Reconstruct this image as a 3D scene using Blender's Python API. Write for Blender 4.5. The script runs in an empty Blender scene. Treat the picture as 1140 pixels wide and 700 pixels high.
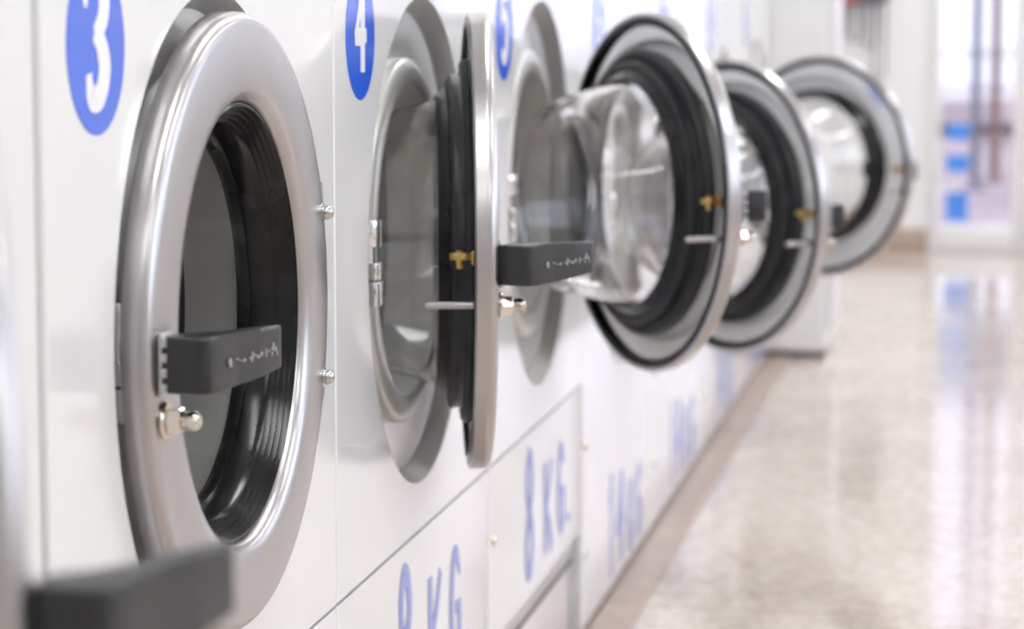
import bpy, bmesh, math, random
from mathutils import Vector, Matrix
random.seed(7)
PI = math.pi
SC = bpy.context.scene
COL = SC.collection

# ------------------------------------------------------------ camera, world, light
F_PX, XV, YV = 3050.0, 1103.0, 17.0
CAM_D, CAM_H = 0.5, 0.79
pitch = math.atan((350 - YV) / F_PX)
yaw = math.atan((XV - 570) * math.cos(pitch) / F_PX)
cam = bpy.data.cameras.new('camera')
cam.sensor_width = 36.0
cam.lens = F_PX / 1140 * 36
cam.clip_start = 0.02
cam.clip_end = 200
cam.dof.use_dof = True
cam.dof.focus_distance = 1.95
cam.dof.aperture_fstop = 7.5
cam_o = bpy.data.objects.new('camera', cam)
COL.objects.link(cam_o)
fwd = Vector((-math.sin(yaw) * math.cos(pitch), math.cos(yaw) * math.cos(pitch), -math.sin(pitch)))
cam_o.location = (CAM_D, 0, CAM_H)
cam_o.rotation_euler = fwd.to_track_quat('-Z', 'Y').to_euler()
SC.camera = cam_o

world = bpy.data.worlds.new('world')
SC.world = world
world.use_nodes = True
bg = world.node_tree.nodes['Background']
bg.inputs[0].default_value = (0.80, 0.86, 1.0, 1)
bg.inputs[1].default_value = 3.3

SC.view_settings.view_transform = 'Standard'
SC.view_settings.look = 'None'
SC.view_settings.gamma = 1
SC.view_settings.use_curve_mapping = False
SC.view_settings.exposure = 0.0
SC.cycles.max_bounces = 14
SC.cycles.transmission_bounces = 12
SC.cycles.glossy_bounces = 6
SC.cycles.diffuse_bounces = 5
SC.cycles.sample_clamp_indirect = 6
LAMP = 17.8          # ceiling lamps

# ------------------------------------------------------------ materials
def mat(name, color=(.8, .8, .8), rough=.5, metal=0.0, spec=.5, coat=0.0, trans=0.0, ior=1.45, emit=0.0):
    m = bpy.data.materials.new(name)
    m.use_nodes = True
    b = m.node_tree.nodes['Principled BSDF']
    b.inputs['Base Color'].default_value = (*color, 1)
    b.inputs['Roughness'].default_value = rough
    b.inputs['Metallic'].default_value = metal
    b.inputs['Specular IOR Level'].default_value = spec
    b.inputs['Coat Weight'].default_value = coat
    b.inputs['Coat Roughness'].default_value = .06
    b.inputs['Transmission Weight'].default_value = trans
    b.inputs['IOR'].default_value = ior
    if emit:
        b.inputs['Emission Color'].default_value = (*color, 1)
        b.inputs['Emission Strength'].default_value = emit
    return m

def N(m, t, **kw):
    n = m.node_tree.nodes.new(t)
    for k, v in kw.items():
        setattr(n, k, v)
    return n
def L(m, a, b): m.node_tree.links.new(a, b)
def P(m): return m.node_tree.nodes['Principled BSDF']

def noisy(m, scale, lo, hi, detail=3, stretch=None, rough=None, bump=0.0, coord='Object'):
    """colour varied by noise between lo and hi; optional roughness range and bump"""
    tc = N(m, 'ShaderNodeTexCoord')
    mp = N(m, 'ShaderNodeMapping')
    if stretch: mp.inputs['Scale'].default_value = stretch
    nz = N(m, 'ShaderNodeTexNoise')
    nz.inputs['Scale'].default_value = scale
    nz.inputs['Detail'].default_value = detail
    cr = N(m, 'ShaderNodeValToRGB')
    cr.color_ramp.elements[0].position = .3
    cr.color_ramp.elements[1].position = .7
    cr.color_ramp.elements[0].color = (*lo, 1)
    cr.color_ramp.elements[1].color = (*hi, 1)
    L(m, tc.outputs[coord], mp.inputs[0]); L(m, mp.outputs[0], nz.inputs['Vector'])
    L(m, nz.outputs['Fac'], cr.inputs[0]); L(m, cr.outputs[0], P(m).inputs['Base Color'])
    if rough:
        mr = N(m, 'ShaderNodeMapRange')
        mr.inputs['To Min'].default_value, mr.inputs['To Max'].default_value = rough
        L(m, nz.outputs['Fac'], mr.inputs['Value']); L(m, mr.outputs[0], P(m).inputs['Roughness'])
    if bump:
        bp = N(m, 'ShaderNodeBump')
        bp.inputs['Strength'].default_value = bump
        bp.inputs['Distance'].default_value = .001
        L(m, nz.outputs['Fac'], bp.inputs['Height']); L(m, bp.outputs[0], P(m).inputs['Normal'])
    return m

M = {}
M['enamel'] = noisy(mat('white_enamel', (.86, .86, .87), .16, spec=.5, coat=.3), 3, (.79, .79, .795), (.815, .815, .82), rough=(.13, .22))
M['enamel_grey'] = mat('light_grey_plastic', (.62, .63, .65), .35)
M['seam'] = mat('dark_seam', (.08, .08, .09), .6)
M['steel'] = noisy(mat('brushed_steel', (.6, .59, .6), .3, metal=1), 9, (.47, .455, .465), (.51, .495, .505), detail=2, rough=(.26, .31))
M['polished'] = noisy(mat('polished_steel', (.62, .62, .63), .12, metal=1), 18, (.50, .50, .505), (.55, .55, .555), rough=(.08, .16))
M['satin'] = noisy(mat('satin_steel_ring', (.5, .5, .5), .35, metal=.4), 12, (.54, .53, .515), (.58, .57, .55), detail=2, rough=(.28, .36))
M['port'] = noisy(mat('dull_steel_port', (.6, .6, .58), .32, metal=.35), 10, (.64, .64, .62), (.70, .70, .68), detail=2, rough=(.25, .34))
M['chrome'] = mat('chrome', (.82, .82, .84), .07, metal=1)
M['brass'] = noisy(mat('brass', (.55, .36, .12), .3, metal=1), 80, (.42, .27, .10), (.65, .45, .18))
M['nickel'] = noisy(mat('warm_nickel', (.7, .64, .55), .18, metal=1), 60, (.62, .56, .48), (.78, .73, .66))
M['rubber'] = noisy(mat('black_rubber', (.02, .02, .023), .38, spec=.45), 40, (.016, .017, .02), (.030, .031, .036), rough=(.3, .45))
M['rubber_gloss'] = noisy(mat('shiny_black_rubber', (.012, .013, .015), .18, spec=.35), 50, (.006, .007, .008), (.011, .012, .014), rough=(.14, .25))
M['handle'] = noisy(mat('charcoal_plastic', (.035, .036, .042), .36), 90, (.018, .018, .021), (.025, .025, .028), rough=(.3, .42), bump=.05)
M['wear'] = mat('worn_white_print', (.5, .5, .52), .6)
M['glass'] = mat('moulded_glass', (1, 1, 1), .0, trans=1.0, ior=1.46)
gn = N(M['glass'], 'ShaderNodeMixShader'); gn.inputs[0].default_value = .10
tr = N(M['glass'], 'ShaderNodeBsdfTransparent')
L(M['glass'], P(M['glass']).outputs[0], gn.inputs[1]); L(M['glass'], tr.outputs[0], gn.inputs[2])
L(M['glass'], gn.outputs[0], M['glass'].node_tree.nodes['Material Output'].inputs['Surface'])
M['pane'] = mat('window_glass', (1, 1, 1), .0, trans=1.0, ior=1.05)
M['blue'] = noisy(mat('blue_vinyl', (.03, .16, .80), .22, coat=.2), 6, (.010, .10, .72), (.016, .13, .80))
M['white_print'] = mat('white_vinyl', (.88, .88, .9), .25)
M['letter_blue'] = noisy(mat('blue_letter_vinyl', (.10, .16, .62), .25), 12, (.22, .27, .66), (.27, .32, .74))
M['wall'] = noisy(mat('white_wall_paint', (.83, .83, .84), .6), 4, (.82, .82, .83), (.86, .86, .87))
M['ceil'] = mat('ceiling_paint', (.85, .85, .85), .7)
M['door_white'] = mat('white_lacquered_frame', (.82, .82, .83), .3)
M['skirt'] = noisy(mat('brown_marble_skirting', (.42, .31, .24), .3), 20, (.38, .27, .21), (.50, .39, .32))
M['pink'] = noisy(mat('pinkish_steel_panel', (.8, .74, .73), .3, spec=.5), 5, (.78, .71, .70), (.84, .79, .78))
M['lamp'] = mat('lamp_diffuser', (.975, .998, .985), .5, emit=LAMP)
M['sticker_band'] = mat('pale_blue_decal', (.10, .30, .85), .3)
M['van_white'] = mat('white_car_paint', (.82, .80, .84), .2, coat=.5)
M['dark_window'] = mat('dark_car_glass', (.05, .06, .08), .05)
M['tyre'] = mat('tyre_rubber', (.03, .03, .03), .7)
M['post_grey'] = mat('grey_post_paint', (.12, .12, .15), .5)
M['post_brown'] = mat('brown_post_paint', (.16, .09, .08), .5)
M['pavement'] = noisy(mat('pinkish_pavement', (.42, .34, .34), .8), 2.5, (.15, .11, .12), (.32, .25, .27), detail=6)
M['facade'] = noisy(mat('pale_pink_render', (.75, .68, .70), .8), 1.5, (.70, .64, .68), (.8, .74, .75))
M['red'] = mat('red_plastic', (.55, .08, .08), .4)

# drum: steel with rows of small holes
m = mat('perforated_drum_steel', (.7, .7, .7), .4, metal=.3)
tc = N(m, 'ShaderNodeTexCoord'); vo = N(m, 'ShaderNodeTexVoronoi'); vo.inputs['Scale'].default_value = 70
vo.inputs['Randomness'].default_value = 0
cr = N(m, 'ShaderNodeValToRGB'); cr.color_ramp.elements[0].position = .16; cr.color_ramp.elements[1].position = .2
cr.color_ramp.elements[0].color = (.03, .03, .03, 1); cr.color_ramp.elements[1].color = (.90, .91, .91, 1)
L(m, tc.outputs['Object'], vo.inputs['Vector']); L(m, vo.outputs['Distance'], cr.inputs[0]); L(m, cr.outputs[0], P(m).inputs['Base Color'])
M['drum'] = m

# floor: polished terrazzo, warm beige with small chips and broad stains, tile joints
m = mat('polished_terrazzo', (.7, .62, .56), .12, spec=.5, coat=.4)
tc = N(m, 'ShaderNodeTexCoord')
v1 = N(m, 'ShaderNodeTexVoronoi'); v1.inputs['Scale'].default_value = 75
v2 = N(m, 'ShaderNodeTexVoronoi'); v2.inputs['Scale'].default_value = 28
n1 = N(m, 'ShaderNodeTexNoise'); n1.inputs['Scale'].default_value = 2.2; n1.inputs['Detail'].default_value = 6
L(m, tc.outputs['Object'], v1.inputs['Vector']); L(m, tc.outputs['Object'], v2.inputs['Vector']); L(m, tc.outputs['Object'], n1.inputs['Vector'])
c1 = N(m, 'ShaderNodeValToRGB')
c1.color_ramp.interpolation = 'CONSTANT'
e = c1.color_ramp.elements
e[0].position = 0; e[0].color = (.34, .23, .17, 1)
e[1].position = .16; e[1].color = (.55, .44, .37, 1)
x = e.new(.45); x.color = (.66, .56, .49, 1)
x = e.new(.75); x.color = (.46, .35, .28, 1)
x = e.new(.88); x.color = (.76, .69, .64, 1)
s1 = N(m, 'ShaderNodeSeparateColor'); L(m, v1.outputs['Color'], s1.inputs[0]); L(m, s1.outputs[0], c1.inputs[0])
c2 = N(m, 'ShaderNodeValToRGB')
c2.color_ramp.elements[0].position = .3; c2.color_ramp.elements[0].color = (.47, .37, .30, 1)
c2.color_ramp.elements[1].position = .68; c2.color_ramp.elements[1].color = (.76, .68, .61, 1)
L(m, n1.outputs['Fac'], c2.inputs[0])
mx = N(m, 'ShaderNodeMix', data_type='RGBA'); mx.inputs[0].default_value = .55
L(m, c1.outputs[0], mx.inputs[6]); L(m, c2.outputs[0], mx.inputs[7])
br = N(m, 'ShaderNodeTexBrick'); br.offset = 0; br.inputs['Scale'].default_value = 1
br.inputs['Brick Width'].default_value = .6; br.inputs['Row Height'].default_value = .6; br.inputs['Mortar Size'].default_value = .002
br.inputs['Color1'].default_value = br.inputs['Color2'].default_value = (1, 1, 1, 1); br.inputs['Mortar'].default_value = (.6, .52, .47, 1)
L(m, tc.outputs['Object'], br.inputs['Vector'])
mm = N(m, 'ShaderNodeMix', data_type='RGBA', blend_type='MULTIPLY'); mm.inputs[0].default_value = 1
L(m, mx.outputs[2], mm.inputs[6]); L(m, br.outputs['Color'], mm.inputs[7]); L(m, mm.outputs[2], P(m).inputs['Base Color'])
mr = N(m, 'ShaderNodeMapRange'); mr.inputs['To Min'].default_value = .07; mr.inputs['To Max'].default_value = .2
L(m, n1.outputs['Fac'], mr.inputs['Value']); L(m, mr.outputs[0], P(m).inputs['Roughness'])
M['floor'] = m

# ------------------------------------------------------------ mesh helpers
CACHE = {}
def finish(bm, name, m, angle=35):
    bmesh.ops.recalc_face_normals(bm, faces=bm.faces)
    me = bpy.data.meshes.new(name)
    bm.to_mesh(me); bm.free()
    for p in me.polygons: p.use_smooth = True
    me.set_sharp_from_angle(angle=math.radians(angle))
    me.materials.append(M[m])
    return me

def put(name, me, parent=None, loc=(0, 0, 0), rotz=0, label=None):
    o = bpy.data.objects.new(name, me); COL.objects.link(o)
    o.location = loc; o.rotation_euler = (0, 0, rotz)
    if parent: o.parent = parent
    if label: o['label'] = label
    return o

def part(name, key, fn, m, parent, loc=(0, 0, 0), rotz=0, label=None, angle=35):
    """object from a cached mesh built once by fn(bm)"""
    if key not in CACHE:
        bm = bmesh.new(); fn(bm); CACHE[key] = finish(bm, name, m, angle)
    return put(name, CACHE[key], parent, loc, rotz, label)

def thing(name, label, cat, loc=(0, 0, 0), group=None, rotz=0):
    o = put(name, None, None, loc, rotz)
    o['label'] = label; o['category'] = cat
    if group: o['group'] = group
    return o

def struct(name, fn, m, angle=35, parent=None):
    bm = bmesh.new(); fn(bm)
    o = put(name, finish(bm, name, m, angle), parent)
    if not parent: o['kind'] = 'structure'
    return o

def box(bm, x0, x1, y0, y1, z0, z1, bev=0.0, seg=2):
    b = bmesh.new()
    bmesh.ops.create_cube(b, size=1)
    for v in b.verts:
        v.co = Vector((x0 + (v.co.x + .5) * (x1 - x0), y0 + (v.co.y + .5) * (y1 - y0), z0 + (v.co.z + .5) * (z1 - z0)))
    if bev: bmesh.ops.bevel(b, geom=b.edges[:], offset=bev, segments=seg, profile=.5, affect='EDGES')
    join(bm, b)

def join(bm, b):
    vm = {v: bm.verts.new(v.co) for v in b.verts}
    for f in b.faces:
        bm.faces.new([vm[v] for v in f.verts])
    b.free()

def lathe(bm, prof, axis='x', c=(0, 0, 0), n=96, closed=False, a0=0, a1=2 * PI):
    """prof: list of (r, t): radius and position along the axis"""
    full = abs(a1 - a0 - 2 * PI) < 1e-6
    rings = []
    cnt = n if full else n + 1
    for r, t in prof:
        if r < 1e-6:
            p = {'x': (t, 0, 0), 'y': (0, t, 0), 'z': (0, 0, t)}[axis]
            rings.append([bm.verts.new(Vector(p) + Vector(c))])
            continue
        ring = []
        for i in range(cnt):
            a = a0 + (a1 - a0) * i / n
            u, v = r * math.cos(a), r * math.sin(a)
            p = {'x': (t, u, v), 'y': (u, t, v), 'z': (u, v, t)}[axis]
            ring.append(bm.verts.new(Vector(p) + Vector(c)))
        rings.append(ring)
    pairs = list(zip(rings[:-1], rings[1:]))
    if closed: pairs.append((rings[-1], rings[0]))
    for A, B in pairs:
        k = n if full else n
        for i in range(k):
            j = (i + 1) % len(A) if len(A) > 1 else 0
            j2 = (i + 1) % len(B) if len(B) > 1 else 0
            if len(A) == 1 and len(B) == 1: continue
            if len(A) == 1: bm.faces.new((A[0], B[i], B[j2]))
            elif len(B) == 1: bm.faces.new((A[i], A[j], B[0]))
            else: bm.faces.new((A[i], A[j], B[j2], B[i]))

def arc(cx, cy, r, d0, d1, n=5):
    return [(cx + r * math.cos(math.radians(d0 + (d1 - d0) * i / n)), cy + r * math.sin(math.radians(d0 + (d1 - d0) * i / n))) for i in range(n + 1)]

def tube(bm, pts, r, n=10, caps=True):
    pts = [Vector(p) for p in pts]
    rings = []
    up = Vector((0, 0, 1))
    for i, p in enumerate(pts):
        d = (pts[min(i + 1, len(pts) - 1)] - pts[max(i - 1, 0)]).normalized()
        ref = up if abs(d.dot(up)) < .95 else Vector((1, 0, 0))
        a = d.cross(ref).normalized(); b = d.cross(a)
        rr = r[i] if isinstance(r, (list, tuple)) else r
        rings.append([bm.verts.new(p + a * rr * math.cos(2 * PI * k / n) + b * rr * math.sin(2 * PI * k / n)) for k in range(n)])
    for A, B in zip(rings[:-1], rings[1:]):
        for i in range(n): bm.faces.new((A[i], A[(i + 1) % n], B[(i + 1) % n], B[i]))
    if caps:
        bm.faces.new(rings[0]); bm.faces.new(rings[-1][::-1])

def extrude_poly(bm, poly, z0, z1, bev=0.0, seg=2):
    """poly: (x, y) outline extruded along z"""
    b = bmesh.new()
    lo = [b.verts.new((x, y, z0)) for x, y in poly]
    hi = [b.verts.new((x, y, z1)) for x, y in poly]
    b.faces.new(lo[::-1]); b.faces.new(hi)
    for i in range(len(poly)):
        j = (i + 1) % len(poly)
        b.faces.new((lo[i], lo[j], hi[j], hi[i]))
    if bev: bmesh.ops.bevel(b, geom=b.edges[:], offset=bev, segments=seg, profile=.5, affect='EDGES')
    join(bm, b)

def catmull(pts, k=8):
    out = []
    P_ = [pts[0]] + list(pts) + [pts[-1]]
    for i in range(1, len(P_) - 2):
        p0, p1, p2, p3 = P_[i - 1:i + 3]
        for s in range(k):
            t = s / k
            out.append(tuple(.5 * ((2 * b) + (-a + c) * t + (2 * a - 5 * b + 4 * c - d) * t * t + (-a + 3 * b - 3 * c + d) * t ** 3) for a, b, c, d in zip(p0, p1, p2, p3)))
    out.append(tuple(pts[-1]))
    return out

def stroke(bm, pts, w, s, x0, th, o=(0, 0), smooth=True):
    """flat brush stroke in the y-z plane: pts are (u, v) or (u, v, width) in glyph units, scaled by s = (su, sv)"""
    pts = [(p[0], p[1], p[2] if len(p) > 2 else w) for p in pts]
    if smooth and len(pts) > 2: pts = catmull(pts)
    n = len(pts)
    L_, R_ = [], []
    for i, (u, v, ww) in enumerate(pts):
        a = pts[max(i - 1, 0)]; b = pts[min(i + 1, n - 1)]
        du, dv = (b[0] - a[0]), (b[1] - a[1])
        l = math.hypot(du, dv) or 1
        nu, nv = -dv / l * ww / 2, du / l * ww / 2
        L_.append(((u + nu) * s[0] + o[0], (v + nv) * s[1] + o[1]))
        R_.append(((u - nu) * s[0] + o[0], (v - nv) * s[1] + o[1]))
    vs = []
    for (a, b) in zip(L_, R_):
        vs.append([bm.verts.new((x0, a[0], a[1])), bm.verts.new((x0, b[0], b[1])), bm.verts.new((x0 + th, b[0], b[1])), bm.verts.new((x0 + th, a[0], a[1]))])
    for A, B in zip(vs[:-1], vs[1:]):
        for i in range(4): bm.faces.new((A[i], A[(i + 1) % 4], B[(i + 1) % 4], B[i]))
    bm.faces.new(vs[0]); bm.faces.new(vs[-1][::-1])

# ------------------------------------------------------------ glyphs (unit box u,v in -1..1)
DIG = {
 2: [[(-.5, .5, .2), (-.35, .85, .34), (.1, 1, .38), (.45, .65, .42), (.3, .15, .4), (-.2, -.5, .38), (-.5, -.9, .3)], [(-.5, -.85, .34), (.55, -.85, .34)]],
 3: [[(-.5, .45, .10), (-.42, .78, .34), (-.05, .98, .40), (.33, .72, .50), (.30, .32, .44), (-.05, .03, .30)],
     [(-.12, .06, .26), (.18, -.10, .44), (.34, -.48, .52), (.12, -.88, .44), (-.28, -.92, .38), (-.38, -.55, .24)]],
 4: [[(.10, 1.0, .22), (-.12, .4, .24), (-.45, -.12, .26)], [(-.52, -.14, .34), (.0, -.12, .40), (.5, -.10, .3)], [(.16, 1.0, .34), (.17, .2, .36), (.15, -.9, .34)]],
 5: [[(.5, .88, .3), (-.3, .86, .3)], [(-.3, .95, .26), (-.38, .2, .28)], [(-.42, .15, .24), (.0, .36, .36), (.36, .05, .42), (.36, -.5, .44), (.02, -.88, .40), (-.4, -.68, .28)]],
 6: [[(.42, .9, .22), (-.05, .75, .34), (-.4, .1, .42), (-.38, -.5, .42), (.0, -.88, .36), (.38, -.5, .38), (.3, .02, .34), (-.05, .1, .28), (-.36, -.2, .2)]],
 7: [[(-.5, .85, .3), (.5, .85, .32)], [(.42, .86, .34), (.1, .1, .38), (-.1, -.95, .4)]],
 8: [[(0, .02, .3), (.34, .38, .34), (.26, .8, .34), (-.02, .95, .3), (-.3, .76, .34), (-.32, .38, .34), (0, .02, .3), (.4, -.38, .38), (.28, -.82, .36), (0, -.95, .32), (-.3, -.82, .36), (-.4, -.38, .38), (0, .02, .3)]],
 9: [[(-.4, -.85, .22), (.1, -.75, .34), (.4, -.1, .42), (.38, .5, .42), (.0, .9, .36), (-.38, .5, .38), (-.3, .05, .34), (.1, -.1, .28), (.36, .2, .2)]],
 1: [[(-.25, .6, .22), (.1, .98, .3), (.1, .95, .36), (.1, -.95, .36)]],
 'K': [[(-.55, 1, .40), (-.5, -1, .34)], [(.55, .95, .26), (.1, .35, .3), (-.35, .0, .34)], [(-.3, .05, .3), (.15, -.45, .36), (.55, -1, .42)]],
 'G': [[(.5, .55, .22), (.15, .95, .3), (-.3, .78, .4), (-.5, .0, .46), (-.32, -.75, .4), (.12, -.95, .32), (.42, -.72, .36)], [(.48, -.95, .34), (.48, -.1, .34)], [(.05, -.08, .24), (.6, -.08, .24)]],
}
def glyph(bm, ch, s, o, x0=.0004, th=.0003):
    for k, st in enumerate(DIG[ch]):
        stroke(bm, st, .3, s, x0, th + .00007 * k, o, smooth=len(st) > 2)

# ------------------------------------------------------------ setting
GAP = .0004
YW = 9.32          # far wall
XR = 3.4           # right wall
ZC = 2.75
YB = -3.2
XL = -.85
struct('floor', lambda b: box(b, XL - .1, XR + .1, YB - .1, YW + .12, -.06, 0), 'floor')
struct('ceiling', lambda b: box(b, XL - .1, XR + .1, YB - .1, YW + .12, ZC, ZC + .08), 'ceil')
struct('wall_left', lambda b: box(b, XL - .1, XL, YB, YW + .12, 0, ZC), 'wall')
struct('wall_back', lambda b: box(b, XL, XR, YB - .1, YB, 0, ZC), 'wall')
def right_wall(b):
    # openings for three wide out-of-view windows, added to brighten the room
    ys = [YB, .2, 2.6, 3.1, 5.5, 6.0, 8.4, YW + .12]
    box(b, XR, XR + .1, YB, YW + .12, 0, .9)
    box(b, XR, XR + .1, YB, YW + .12, 2.4, ZC)
    for i in range(0, len(ys), 2): box(b, XR, XR + .1, ys[i], ys[i + 1], .9, 2.4)
struct('wall_right', right_wall, 'wall')
for k, (a, c) in enumerate([(.2, 2.6), (3.1, 5.5), (6.0, 8.4)]):  # unseen windows, added to let in daylight as fill
    def fr(b, a=a, c=c):
        for (p, q) in ((a, a + .05), (c - .05, c), ((a + c) / 2 - .025, (a + c) / 2 + .025)): box(b, XR + .02, XR + .08, p, q, .9, 2.4)
        box(b, XR + .02, XR + .08, a, c, .9, .95); box(b, XR + .02, XR + .08, a, c, 2.35, 2.4)
    w = struct('window_%d' % (k + 1), fr, 'door_white')
    struct('pane', lambda b, a=a, c=c: box(b, XR + .047, XR + .053, a + .05, c - .05, .95, 2.35), 'pane', parent=w)
# far wall with a glazed street door and its side panel
XD0, XD1, XD2 = .305, .615, 1.50       # frame left, middle post, frame right
def far_wall(b):
    box(b, XL, XD0, YW, YW + .12, 0, ZC)
    box(b, XD0, XD2, YW, YW + .12, 2.25, ZC)
    box(b, XD2, XR, YW, YW + .12, 0, ZC)
struct('wall_far', far_wall, 'wall')
struct('baseboard_far', lambda b: box(b, XL, XD0 - .002, YW - .016, YW - .0005, 0.0, .075, .003), 'skirt')
struct('trim_1', lambda b: box(b, .0, .055, .2, 6.33, .0003, .004, .001), 'skirt')
def frame(x0, x1, z0, z1, w, wb, y0, y1):
    def f(b):
        box(b, x0, x0 + w, y0, y1, z0, z1, .003); box(b, x1 - w, x1, y0, y1, z0, z1, .003)
        box(b, x0 + w, x1 - w, y0, y1, z1 - w, z1, .003); box(b, x0 + w, x1 - w, y0, y1, z0, z0 + wb, .003)
    return f
side = struct('window_4', frame(XD0, XD1, 0.001, 2.25, .034, .083, YW - .012, YW + .06), 'door_white')
struct('pane', lambda b: box(b, XD0 + .034, XD1 - .034, YW + .018, YW + .024, .084, 2.216), 'pane', parent=side)
for z0, z1 in ((.372, .428), (.265, .325), (.10, .198)):
    struct('decal', lambda b: box(b, .362, .436, YW + .0168, YW + .0175, z0, z1), 'sticker_band', parent=side)
door = struct('door_1', frame(XD1 + .002, XD2, 0.001, 2.25, .045, .10, YW - .004, YW + .05), 'door_white')
struct('pane', lambda b: box(b, XD1 + .047, XD2 - .045, YW + .018, YW + .024, .101, 2.205), 'pane', parent=door)
def dh(b): tube(b, [(XD1 + .1, YW - .004, 1.0), (XD1 + .1, YW - .05, 1.0), (XD1 + .1, YW - .05, 1.3), (XD1 + .1, YW - .004, 1.3)], .01)
struct('door_handle', dh, 'chrome', parent=door)

# ceiling lamps
for i, (x, y) in enumerate([(.75, -1.6), (.75, 1.0), (.75, 3.6), (.75, 6.2), (.75, 8.4), (2.4, -.6), (2.4, 2.3), (2.4, 5.2), (2.4, 7.8)]):
    t = thing('ceiling_light', 'long white ceiling light with a bright diffuser', 'light', (x, y, ZC), 'ceiling lights over the aisle')
    part('housing', 'lh', lambda b: box(b, -.13, .13, -.75, .75, -.05, -.001, .004), 'door_white', t)
    part('diffuser', 'ld', lambda b: box(b, -.11, .11, -.73, .73, -.062, -.051, .004), 'lamp', t)

# ------------------------------------------------------------ washing machine
RD, RO = .2175, .204
PY = .208       # door centre to hinge axis

def front_face(w, z0, z1, hole=None, recess=None):
    """front sheet with rounded vertical edges; hole = (yc, zc, r)"""
    r = .003
    def f(bm):
        y0, y1 = GAP, w - GAP
        path = [(-.06, y0)] + [(-r + r * math.sin(a), y0 + r - r * math.cos(a)) for a in [i * PI / 12 for i in range(7)]]
        path2 = [(x, w - y) for x, y in path][::-1]
        full = path + path2
        lo = [bm.verts.new((x, y, z0)) for x, y in full]
        hi = [bm.verts.new((x, y, z1)) for x, y in full]
        k = len(path)
        for i in range(len(full) - 1):
            if i == k - 1 and hole: continue
            bm.faces.new((lo[i], lo[i + 1], hi[i + 1], hi[i]))
        bm.faces.new(lo[::-1]); bm.faces.new(hi)
        if hole:
            yc, zc, rr = hole
            fy0, fy1 = full[k - 1][1], full[k][1]
            corners = [(fy1, z1, hi[k]), (fy0, z1, hi[k - 1]), (fy0, z0, lo[k - 1]), (fy1, z0, lo[k])]
            ca = [(math.atan2(z - zc, y - yc) % (2 * PI), v) for y, z, v in corners]
            angs = sorted([(2 * PI * i / 120 + .001, None) for i in range(120)] + ca, key=lambda q: q[0])
            ins, outs = [], []
            for a, v in angs:
                c, s = math.cos(a), math.sin(a)
                ins.append(bm.verts.new((0, yc + rr * c, zc + rr * s)))
                if v is None:
                    t = min([((fy1 - yc) / c) if c > 1e-9 else 1e9, ((fy0 - yc) / c) if c < -1e-9 else 1e9,
                             ((z1 - zc) / s) if s > 1e-9 else 1e9, ((z0 - zc) / s) if s < -1e-9 else 1e9])
                    v = bm.verts.new((0, yc + t * c, zc + t * s))
                outs.append(v)
            n = len(ins)
            for i in range(n):
                j = (i + 1) % n
                bm.faces.new((ins[i], outs[i], outs[j], ins[j]))
    return f

def shell(w, h):
    def f(b):
        t = .003; d = -.72; x1 = -.062
        box(b, d, x1, GAP, GAP + t, 0.012, h); box(b, d, x1, w - GAP - t, w - GAP, .012, h)
        box(b, d, x1, GAP, w - GAP, h - t, h); box(b, d, x1, GAP, w - GAP, .012, .012 + t); box(b, d, d + t, GAP, w - GAP, .012, h)
    return f

def door_ring(b):
    prof = [(.204, -.0060)] + [(.204, .003)] + arc(.195, .0035, .009, 0, 90, 6) + [(.180, .0133), (.160, .0138), (.153, .0128), (.148, .010), (.1455, .005), (.145, -.003),
            (.1455, -.0035), (.190, -.0035), (.196, -.0042), (.1985, -.0065), (.2012, -.0075)]
    lathe(b, prof, 'x', (0, -PY, 0), 128, closed=True)
def front_seal(b):      # corrugated black lip seen from the front
    prof = [(.1448, .0045)]
    r, x = .1438, .0045
    for i in range(5):
        prof += [(r, x - .0002), (r - .0012, x + .0004), (r - .0024, x - .0028)]
        r -= .0026; x -= .0034
    prof += [(.1295, -.014), (.1275, -.032), (.1300, -.036), (.1440, -.020), (.1446, -.002)]
    lathe(b, prof, 'x', (0, -PY, 0), 96, closed=True)
def gasket(b):
    prof = [(.1440, -.0034), (.162, -.0034), (.163, -.012), (.160, -.018), (.154, -.019), (.1525, -.0165), (.150, -.0165), (.1485, -.021), (.1495, -.031), (.147, -.035),
            (.139, -.0375), (.1315, -.0375), (.1285, -.035), (.131, -.0345), (.144, -.028)]
    prof = [(r, -.0034 + (x + .0034) * .68) for r, x in prof]
    lathe(b, prof, 'x', (0, -PY, 0), 96, closed=True)
def rim_seal(b):
    prof = [(.1982, -.0062), (.1985, -.0040), (.1930, -.0036), (.1915, -.0058), (.1935, -.0085), (.1975, -.0085)]
    lathe(b, prof, 'x', (0, -PY, 0), 96, closed=True)
def bowl(b):
    out = [(.1285, -.030), (.1275, -.040), (.1255, -.050), (.121, -.066), (.116, -.084), (.111, -.104), (.107, -.117), (.102, -.1235), (.094, -.1262), (.07, -.1275), (.035, -.1283), (0, -.1285)]
    inn = [(0, -.1245), (.035, -.1243), (.07, -.1235), (.090, -.1220), (.0965, -.1195), (.1015, -.113), (.106, -.102), (.111, -.083), (.116, -.065), (.1205, -.049), (.1225, -.040), (.1235, -.030)]
    out = [(r, t + .005 * (1 if t > -.06 else 1)) for r, t in out]; inn = [(r, t + .005) for r, t in inn]
    lathe(b, out + inn, 'x', (0, -PY, 0), 96, closed=False)
    # close the rim
    b.verts.ensure_lookup_table()
    n = 96
    A = b.verts[0:n]; B = b.verts[-n:]
    for i in range(n): b.faces.new((A[i], B[i], B[(i + 1) % n], A[(i + 1) % n]))
HY = -.392
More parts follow.
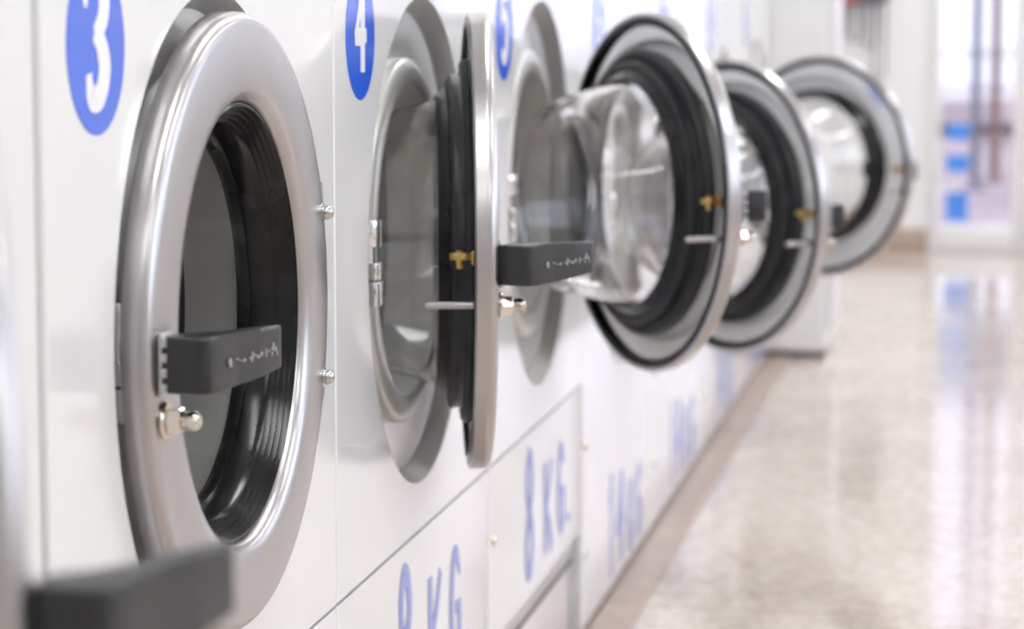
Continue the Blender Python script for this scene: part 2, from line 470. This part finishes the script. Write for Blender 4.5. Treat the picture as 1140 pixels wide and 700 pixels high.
def handle(b):
    poly = [(.0165, HY - .011), (.040, HY - .013), (.0455, HY - .009), (.0475, HY + .004), (.0505, HY + .03), (.0555, HY + .060), (.0595, HY + .090), (.0590, HY + .096), (.0555, HY + .097),
            (.050, HY + .085), (.043, HY + .058), (.037, HY + .036), (.031, HY + .020), (.0165, HY + .012)]
    extrude_poly(b, poly, -.0168, .0168, .0022, 3)
    for v in b.verts:
        t = max(0, (v.co.y - HY - .01) / .087)
        v.co.z *= 1 - .20 * t
        v.co.x -= .0145; v.co.y -= HY
def handle_marks(b):
    rnd = random.Random(3)
    for i in range(26):
        t = rnd.random()
        y = HY + .012 + t * .078
        x = .0478 + (y - HY) * .128
        h = .0012 + .0030 * rnd.random()
        z = -.001 + .004 * (rnd.random() - .5)
        x2 = .0484 + max(0, (y - HY - .004)) * .1305
        if rnd.random() < .35: h *= .4
        box(b, x2 - .0004, x2 + .0004, y, y + .0006 + .0014 * rnd.random(), z - h * rnd.random(), z + h * rnd.random())
    for v in b.verts:
        v.co.x -= .0145; v.co.y -= HY
def bracket(b):
    box(b, .0130, .0162, HY - .010, HY + .014, -.023, .014, .0008)
    for z in (-.0175, -.0085, .0005, .0095):
        box(b, .0150, .0195, HY - .0120, HY - .0095, z - .0028, z + .0028, .0006)
def bolt(b):
    y, z = HY + .002, -.0385
    lathe(b, [(0, .0125), (.0112, .0125), (.0118, .0145), (.0105, .0158), (0, .0158)], 'x', (0, y, z), 32)
    lathe(b, [(0, .0158), (.0088, .0158), (.0088, .0235), (.0078, .0245), (0, .0245)], 'x', (0, y, z), 6)
    lathe(b, [(0, .024), (.0056, .024), (.0056, .0275), (.0062, .0285), (.0062, .0325), (.004, .0350), (0, .0355)], 'x', (0, y, z), 24)
def pin(b):
    y, z = HY + .002, -.0385
    lathe(b, [(0, -.0035), (.0032, -.0035), (.0032, -.046), (.002, -.0485), (0, -.049)], 'x', (0, y, z), 20)
def latch(b):
    y, z = HY + .004, .001
    box(b, -.010, -.0035, y - .006, y + .006, z - .006, z + .006, .001)
    extrude_poly(b, [(-.010, y - .002), (-.010, y + .003), (-.022, y + .003), (-.027, y + .006), (-.0285, y + .002), (-.024, y - .003)], z - .002, z + .004, .0007)
    lathe(b, [(0, -.009), (.0028, -.009), (.0028, .006), (0, .006)], 'z', (-.020, y, z), 16)
def hinge_bolt(b):
    lathe(b, [(0, .008), (.0075, .008), (.0075, .0125), (.0055, .0130), (.0055, .0155), (.0046, .0185), (.003, .0200), (0, .0205)], 'x', (0, 0, 0), 24)
def hinge(b):
    lathe(b, [(0, -.02), (.0055, -.02), (.0055, .02), (0, .02)], 'z', (.0, .004, 0), 20)
    box(b, -.018, .0, .000, .010, -.016, .016, .001)
def hinge_leaf(b):
    box(b, -.0060, -.0033, -.050, .002, -.014, .014, .0006)

def lock(b):
    # chrome striker: stacked barrel and blocks, left of the port
    lathe(b, [(0, .010), (.0105, .010), (.011, .0112), (.011, .0305), (.0105, .032), (0, .032)], 'z', (-.008, 0, 0), 32)
    lathe(b, [(0, -.003), (.0075, -.003), (.0075, .010), (0, .010)], 'z', (-.009, 0, 0), 24)
    box(b, -.0195, .0025, -.0115, .0105, -.0180, -.003, .0016)
    box(b, -.0195, .0030, -.0115, .0115, -.0400, -.0190, .0018)
    box(b, -.0205, -.0175, -.014, .010, -.052, .042, .001)
def lock_screw(b):
    lathe(b, [(0, -.018), (.0045, -.018), (.004, -.0145), (.002, -.0135), (0, -.0135)], 'x', (0, 0, -.047), 16)

def screw(b): lathe(b, [(0, 0.0), (.0062, 0.0), (.0062, .001), (.0055, .0028), (.003, .0042), (0, .0046)], 'x', (0, 0, 0), 20)

def machine(num, y0, w, yc_off, zc, phi, label, big=False, scale=1.0, marks=True, hx=0.0, lever=0, narrow=False):
    t = thing('washing_machine', label, 'washing machine', (0, y0, 0), 'row of numbered washing machines')
    H = 1.32
    yc = yc_off
    seam = .327
    kick = .14
    zt = .93
    tag = '%.3f_%.4f_%.4f' % (scale, w, yc)
    part('cabinet', 'sh' + tag, shell(w, H), 'enamel', t)
    part('front_panel', 'fp' + tag, front_face(w, seam + .0014 if not big else .008, zt, (yc, zc, RD * scale)), 'enamel', t)
    if not big:
        part('lower_panel', 'lp' + tag, front_face(w, kick, seam - .0014), 'enamel', t)
        # recessed stainless plinth
        part('plinth', 'pl' + tag, lambda b: (box(b, -.06, -.0165, .004, w - .004, .006, .128, .002)), 'pink', t)
        part('plinth_rail', 'pr' + tag, lambda b: box(b, -.0165, -.0085, .004, w - .004, .109, .1385, .003), 'satin', t)
        part('plinth_groove', 'pg' + tag, lambda b: box(b, -.0164, -.0125, .004, w - .004, .098, .1085, .001), 'seam', t)
        for y in (w - .012, .001): part('plinth_post', 'pp' + tag, lambda b: box(b, -.06, -.001, 0, .011, .004, .139, .003), 'enamel_grey', t, (0, y, 0))
        part('seam_gasket', 'sg' + tag, lambda b: box(b, -.05, -.0035, GAP + .006, w - GAP - .006, seam - .003, seam + .003), 'seam', t)
    part('control_panel', 'cp' + tag, front_face(w, zt + .002, H - .002), 'enamel', t)
    cu = part('coin_unit', 'cu' + tag, lambda b: box(b, .0, .012, w - .16, w - .05, 1.03, 1.24, .004), 'enamel_grey', t)
    part('coin_slot', 'cs' + tag, lambda b: box(b, .012, .016, w - .125, w - .085, 1.16, 1.20, .002), 'chrome', cu)
    part('display', 'dp' + tag, lambda b: (box(b, .0, .004, .10, .38, 1.09, 1.22, .002),), 'rubber_gloss', t)
    # dish, port and drum
    s = scale
    def dish_trim(b):
        lathe(b, [(RD * s, .0002), (.2168 * s, -.0010), (.2145 * s, -.0045), (.2080 * s, -.0150), (.2060 * s, -.0180), (.2025 * s, -.0205), (RD * s, -.0205)], 'x', (0, yc, zc), 128, closed=True)
    part('dish_trim', 'dt' + tag, dish_trim, 'satin', t)
    part('dish', 'di' + tag, lambda b: lathe(b, [(.207 * s, -.0180), (.160 * s, -.0205), (.160 * s, -.024), (.204 * s, -.024)], 'x', (0, yc, zc), 96, closed=True), 'enamel', t)
    part('port_ring', 'po' + tag, lambda b: lathe(b, [(.1635 * s, -.0205), (.1635 * s, -.014), (.1620 * s, -.0120), (.1590 * s, -.0100), (.1500 * s, -.0090), (.1420 * s, -.0095), (.1385 * s, -.0115), (.1370 * s, -.0155),
                     (.136 * s, -.040), (.134 * s, -.062), (.138 * s, -.064), (.142 * s, -.03)], 'x', (0, yc, zc), 96, closed=True), 'port' , t)
    part('port_bellows', 'pb' + tag, lambda b: lathe(b, [(.135 * s, -.060), (.131 * s, -.072), (.136 * s, -.085), (.133 * s, -.098), (.140 * s, -.110), (.150 * s, -.115), (.153 * s, -.09), (.145 * s, -.058)], 'x', (0, yc, zc), 72, closed=True), 'rubber', t)
    part('drum', 'dr' + tag, lambda b: lathe(b, [(.142, -.118), (.148, -.112), (.230, -.118), (.242, -.126), (.245, -.14), (.245, -.47), (.235, -.485), (.0, -.50), (0, -.505), (.24, -.49), (.25, -.47), (.25, -.12), (.23, -.108), (.142, -.108)], 'x', (0, yc, zc), 72, closed=True), 'drum', t)
    lk = part('lock', 'lk' + tag, lock, 'chrome', t, (0, yc - .1805 * s, zc))
    part('screw', 'ls', lock_screw, 'nickel', lk)
    hy = yc + PY * s
    for z in (-.06, .06): part('hinge', 'hg', hinge, 'steel', t, (hx, hy, zc + z))
    # door
    d = part('door', 'do%.3f' % s, lambda b: (door_ring(b), [setattr(v, 'co', v.co * s) for v in b.verts]), 'steel', t, (hx, hy, zc), math.radians(phi))
    def sc(fn):
        def g(b):
            fn(b)
            for v in b.verts: v.co *= s
        return g
    k = '%.3f' % s
    part('front_seal', 'fs' + k, sc(front_seal), 'rubber_gloss', d)
    def slim(b):
        gasket(b)
        for v in b.verts:
            r = math.hypot(v.co.y + PY, v.co.z); q = (.1285 + (r - .1285) * .38) / r
            v.co.y = -PY + (v.co.y + PY) * q; v.co.z *= q
    part('gasket', 'ga%s%d' % (k, narrow), sc(slim if narrow else gasket), 'rubber', d)
    ri = .131 if narrow else .150
    part('back_plate', 'bp%s%d' % (k, narrow), sc(lambda b: lathe(b, [(ri, -.0046), (.1885, -.0046), (.1900, -.0036), (ri, -.0034)], 'x', (0, -PY, 0), 96, closed=True)), 'polished', d)
    part('rim_seal', 'rs' + k, sc(rim_seal), 'rubber_gloss', d)
    part('glass_bowl', 'gl' + k, sc(bowl), 'glass', d, angle=50)
    hd = part('handle', 'ha' + k, sc(handle), 'handle', d, (.0145 * s, HY * s, -.004), math.radians(-lever))
    if marks: part('printed_mark', 'hm' + k, sc(handle_marks), 'wear', d, (.0145 * s, HY * s, -.004), math.radians(-lever))
    part('handle_bracket', 'hb' + k, sc(bracket), 'steel', d)
    part('bolt', 'bo' + k, sc(bolt), 'nickel', d)
    part('locking_pin', 'pi' + k, sc(pin), 'steel', d)
    part('latch', 'la' + k, sc(latch), 'brass', d)
    for z in (-.06, .06): part('hinge_leaf', 'hl' + k, sc(hinge_leaf), 'steel', d, (0, 0, z))
    for z in (-.06, .06): part('hinge_bolt', 'hbo', hinge_bolt, 'polished', d, (0, -.0240, z))
    # number sticker
    so = .092 if not big else .130
    st = part('number_sticker', 'st%d' % big, lambda b: lathe(b, [(0, .0001), (.0515, .0001), (.0515, .0004), (0, .0004)], 'x', (0, 0, 0), 64), 'blue', t, (0, so, .7735))
    part('numeral', 'nu%d' % num, lambda b: glyph(b, num, (.039, .037), (0, .004)), 'white_print', st, label='white numeral %d' % num)
    # capacity lettering
    letters = [(8, .05, .0695, .046, .0), ('K', .044, .054, .180, -.013), ('G', .040, .052, .278, -.010)] if not big else \
              [(1, .04, .066, .028, .0), (4, .078, .066, .125, .002), ('K', .042, .052, .240, -.012), ('G', .044, .052, .335, -.008)]
    ly, lz = (.240, .086) if big else (.208, .2335)
    for ch, su, sv, ou, ov in letters:
        part('numeral' if isinstance(ch, int) else 'letter', 'let%s%d' % (ch, big), lambda b: glyph(b, ch, (su, sv), (0, 0)), 'letter_blue', t, (0, ly + ou, lz + ov), label='blue %s' % ch)
    if not big: part('full_stop', 'dot', lambda b: lathe(b, [(0, .0001), (.007, .0001), (.007, .0006), (0, .0006)], 'x', (0, 0, 0), 16), 'letter_blue', t, (0, ly + .338, lz - .055))
    if not big:
        part('screw', 'scr', screw, 'nickel', t, (0, .024, .2475))
    else:
        part('screw', 'scr', screw, 'nickel', t, (0, .014, .246)); part('screw', 'scr', screw, 'nickel', t, (0, .014, .105))
    return t

S0, PW, BW = 1.4066, .6652, .732
HGT = .5885
machine(2, S0 - PW - .012, PW, .275, HGT, 26, 'nearest white washing machine, its charcoal door handle blurred in the lower left corner', marks=False, lever=26)
struct('trim_2', lambda b: box(b, -.06, -.014, S0 - .0118, S0 + .0005, .01, 1.3), 'enamel')
machine(3, S0, PW, .3331, HGT, -1.3, 'white washing machine with blue number 3 and a large closed steel ring door', hx=.015)
machine(4, S0 + PW, PW, .3331, HGT, 12.9, 'white washing machine with blue number 4, its door slightly open and seen edge on', lever=27, hx=.001)
machine(5, S0 + 2 * PW, PW, .3331, HGT, 34.5, 'white washing machine with blue number 5, its door open showing a clear glass bowl')
S1 = S0 + 3 * PW
machine(6, S1, BW, .366, .524, 44, 'large white washing machine next after number 5, its door also swung open', big=True)
machine(7, S1 + BW, BW, .366, .524, 0, 'large white washing machine with its door shut, mostly hidden behind two open doors', big=True)
machine(8, S1 + 2 * BW, BW, .366, .500, 57, 'large white washing machine whose round door stands widest open, farthest of the open ones', big=True, scale=1.04, lever=-20, narrow=True)
machine(9, S1 + 3 * BW, BW, .366, .524, 0, 'farthest washing machine of the row, door shut, next to the white cabinet', big=True)
YE = S1 + 4 * BW

# tall white cabinet closing the row
t = thing('tall_cabinet', 'tall white cabinet standing out past the far end of the washing machine row', 'cabinet', (0, YE + .01, 0))
part('body', 'tc', lambda b: box(b, -.7, .138, 0, .30, .012, 2.1, .012, 3), 'enamel', t)
part('base', 'tcb', lambda b: box(b, -.68, .13, .01, .29, 0, .0115, .002), 'seam', t)
part('door', 'tcd', lambda b: box(b, .1385, .152, .012, .288, .06, 2.05, .003), 'enamel', t)

# wire rack with hanging loops on the far wall
t = thing('wire_rack', 'grey wire rack with long hanging loops on the far white wall', 'rack', (0, YW - .001, 0), None)
part('rail', 'wr', lambda b: (box(b, -.03, .16, -.03, 0, .835, .86, .003), tube(b, [(-.02, -.04, .835), (.15, -.04, .835)], .006)), 'post_grey', t)
def loop(b, x, w, z1, r=.0035):
    pts = [(x - w / 2, -.04, .835)] + [(x - w / 2 * math.cos(a), -.04, z1 - w / 2 * math.sin(a)) for a in [i * PI / 8 for i in range(9)]] + [(x + w / 2, -.04, .835)]
    tube(b, pts, r, 8)
for i, (x, w, z1) in enumerate([(.008, .030, .73), (.055, .034, .72), (.105, .036, .70), (.135, .034, .60)]):
    part('loop', 'wl%d' % i, lambda b, x=x, w=w, z1=z1: loop(b, x, w, z1), 'post_grey', t)
part('clip', 'wc', lambda b: box(b, .01, .06, -.05, -.031, .83, .85, .003), 'red', t)

# ------------------------------------------------------------ outside the glass door
struct('ground', lambda b: box(b, -14, 16, YW + .13, 40, -.12, -.02), 'pavement')
struct('ground_street', lambda b: box(b, XR + .11, 16, -10, YW + .12, -.12, -.02), 'pavement')
t = thing('street_building', 'pale pink rendered building across the street beyond the glass door', 'building', (0, 27, -.02))
part('body', 'bd', lambda b: box(b, -12, 14, 0, 6, 0, 7), 'facade', t)
for i, x in enumerate((-6, -2, 2, 6)):
    part('window', 'bw', lambda b: (box(b, -.6, .6, -.06, -.001, 1.0, 2.4, .02)), 'dark_window', t, (x, 0, 0))
t = thing('van', 'white van parked across the street beyond the glass door', 'van', (-1.6, 19.0, -.02))
def vanbody(b):
    poly = [(0, .28), (0, .95), (.12, 1.1), (.9, 1.3), (1.5, 2.0), (4.6, 2.05), (4.7, 1.9), (4.72, .28)]
    bb = bmesh.new()
    lo = [bb.verts.new((x, 0, z)) for x, z in poly]; hi = [bb.verts.new((x, 1.8, z)) for x, z in poly]
    bb.faces.new(lo); bb.faces.new(hi[::-1])
    for i in range(len(poly)):
        j = (i + 1) % len(poly); bb.faces.new((lo[i], hi[i], hi[j], lo[j]))
    bmesh.ops.bevel(bb, geom=bb.edges[:], offset=.05, segments=3, affect='EDGES')
    join(b, bb)
part('body', 'vb', vanbody, 'van_white', t)
part('window', 'vw', lambda b: box(b, 1.55, 2.5, -.012, .005, 1.3, 1.85, .02), 'dark_window', t)
part('trim', 'vt', lambda b: box(b, .3, 4.5, -.02, -.001, .55, .60, .005), 'enamel_grey', t)
for x in (1.0, 3.6):
    part('wheel', 'vwh', lambda b: lathe(b, [(0, -.02), (.17, -.02), (.2, -.035), (.31, -.03), (.33, .0), (.33, .14), (0, .14)], 'y', (0, 0, .33), 36), 'tyre', t, (x, 0, 0))
for nm, lab, e, y, r, mt in (('metal_post', 'thin dark grey post standing outside the glass door', .44, 13.0, .023, 'post_grey'), ('metal_post', 'thin brown post standing outside, right of the grey post', .53, 13.6, .025, 'post_brown')):
    t = thing(nm, lab, 'post', (e, y, -.02), None)
    part('pole', 'pole%f' % e, lambda b: lathe(b, [(0, 0), (r, 0), (r, 2.6), (r * .7, 2.63), (0, 2.63)], 'z', (0, 0, 0), 24), mt, t)
    part('foot', 'foot%f' % e, lambda b: lathe(b, [(0, 0), (.06, 0), (.06, .012), (.03, .02), (0, .02)], 'z', (0, 0, 0), 24), mt, t)
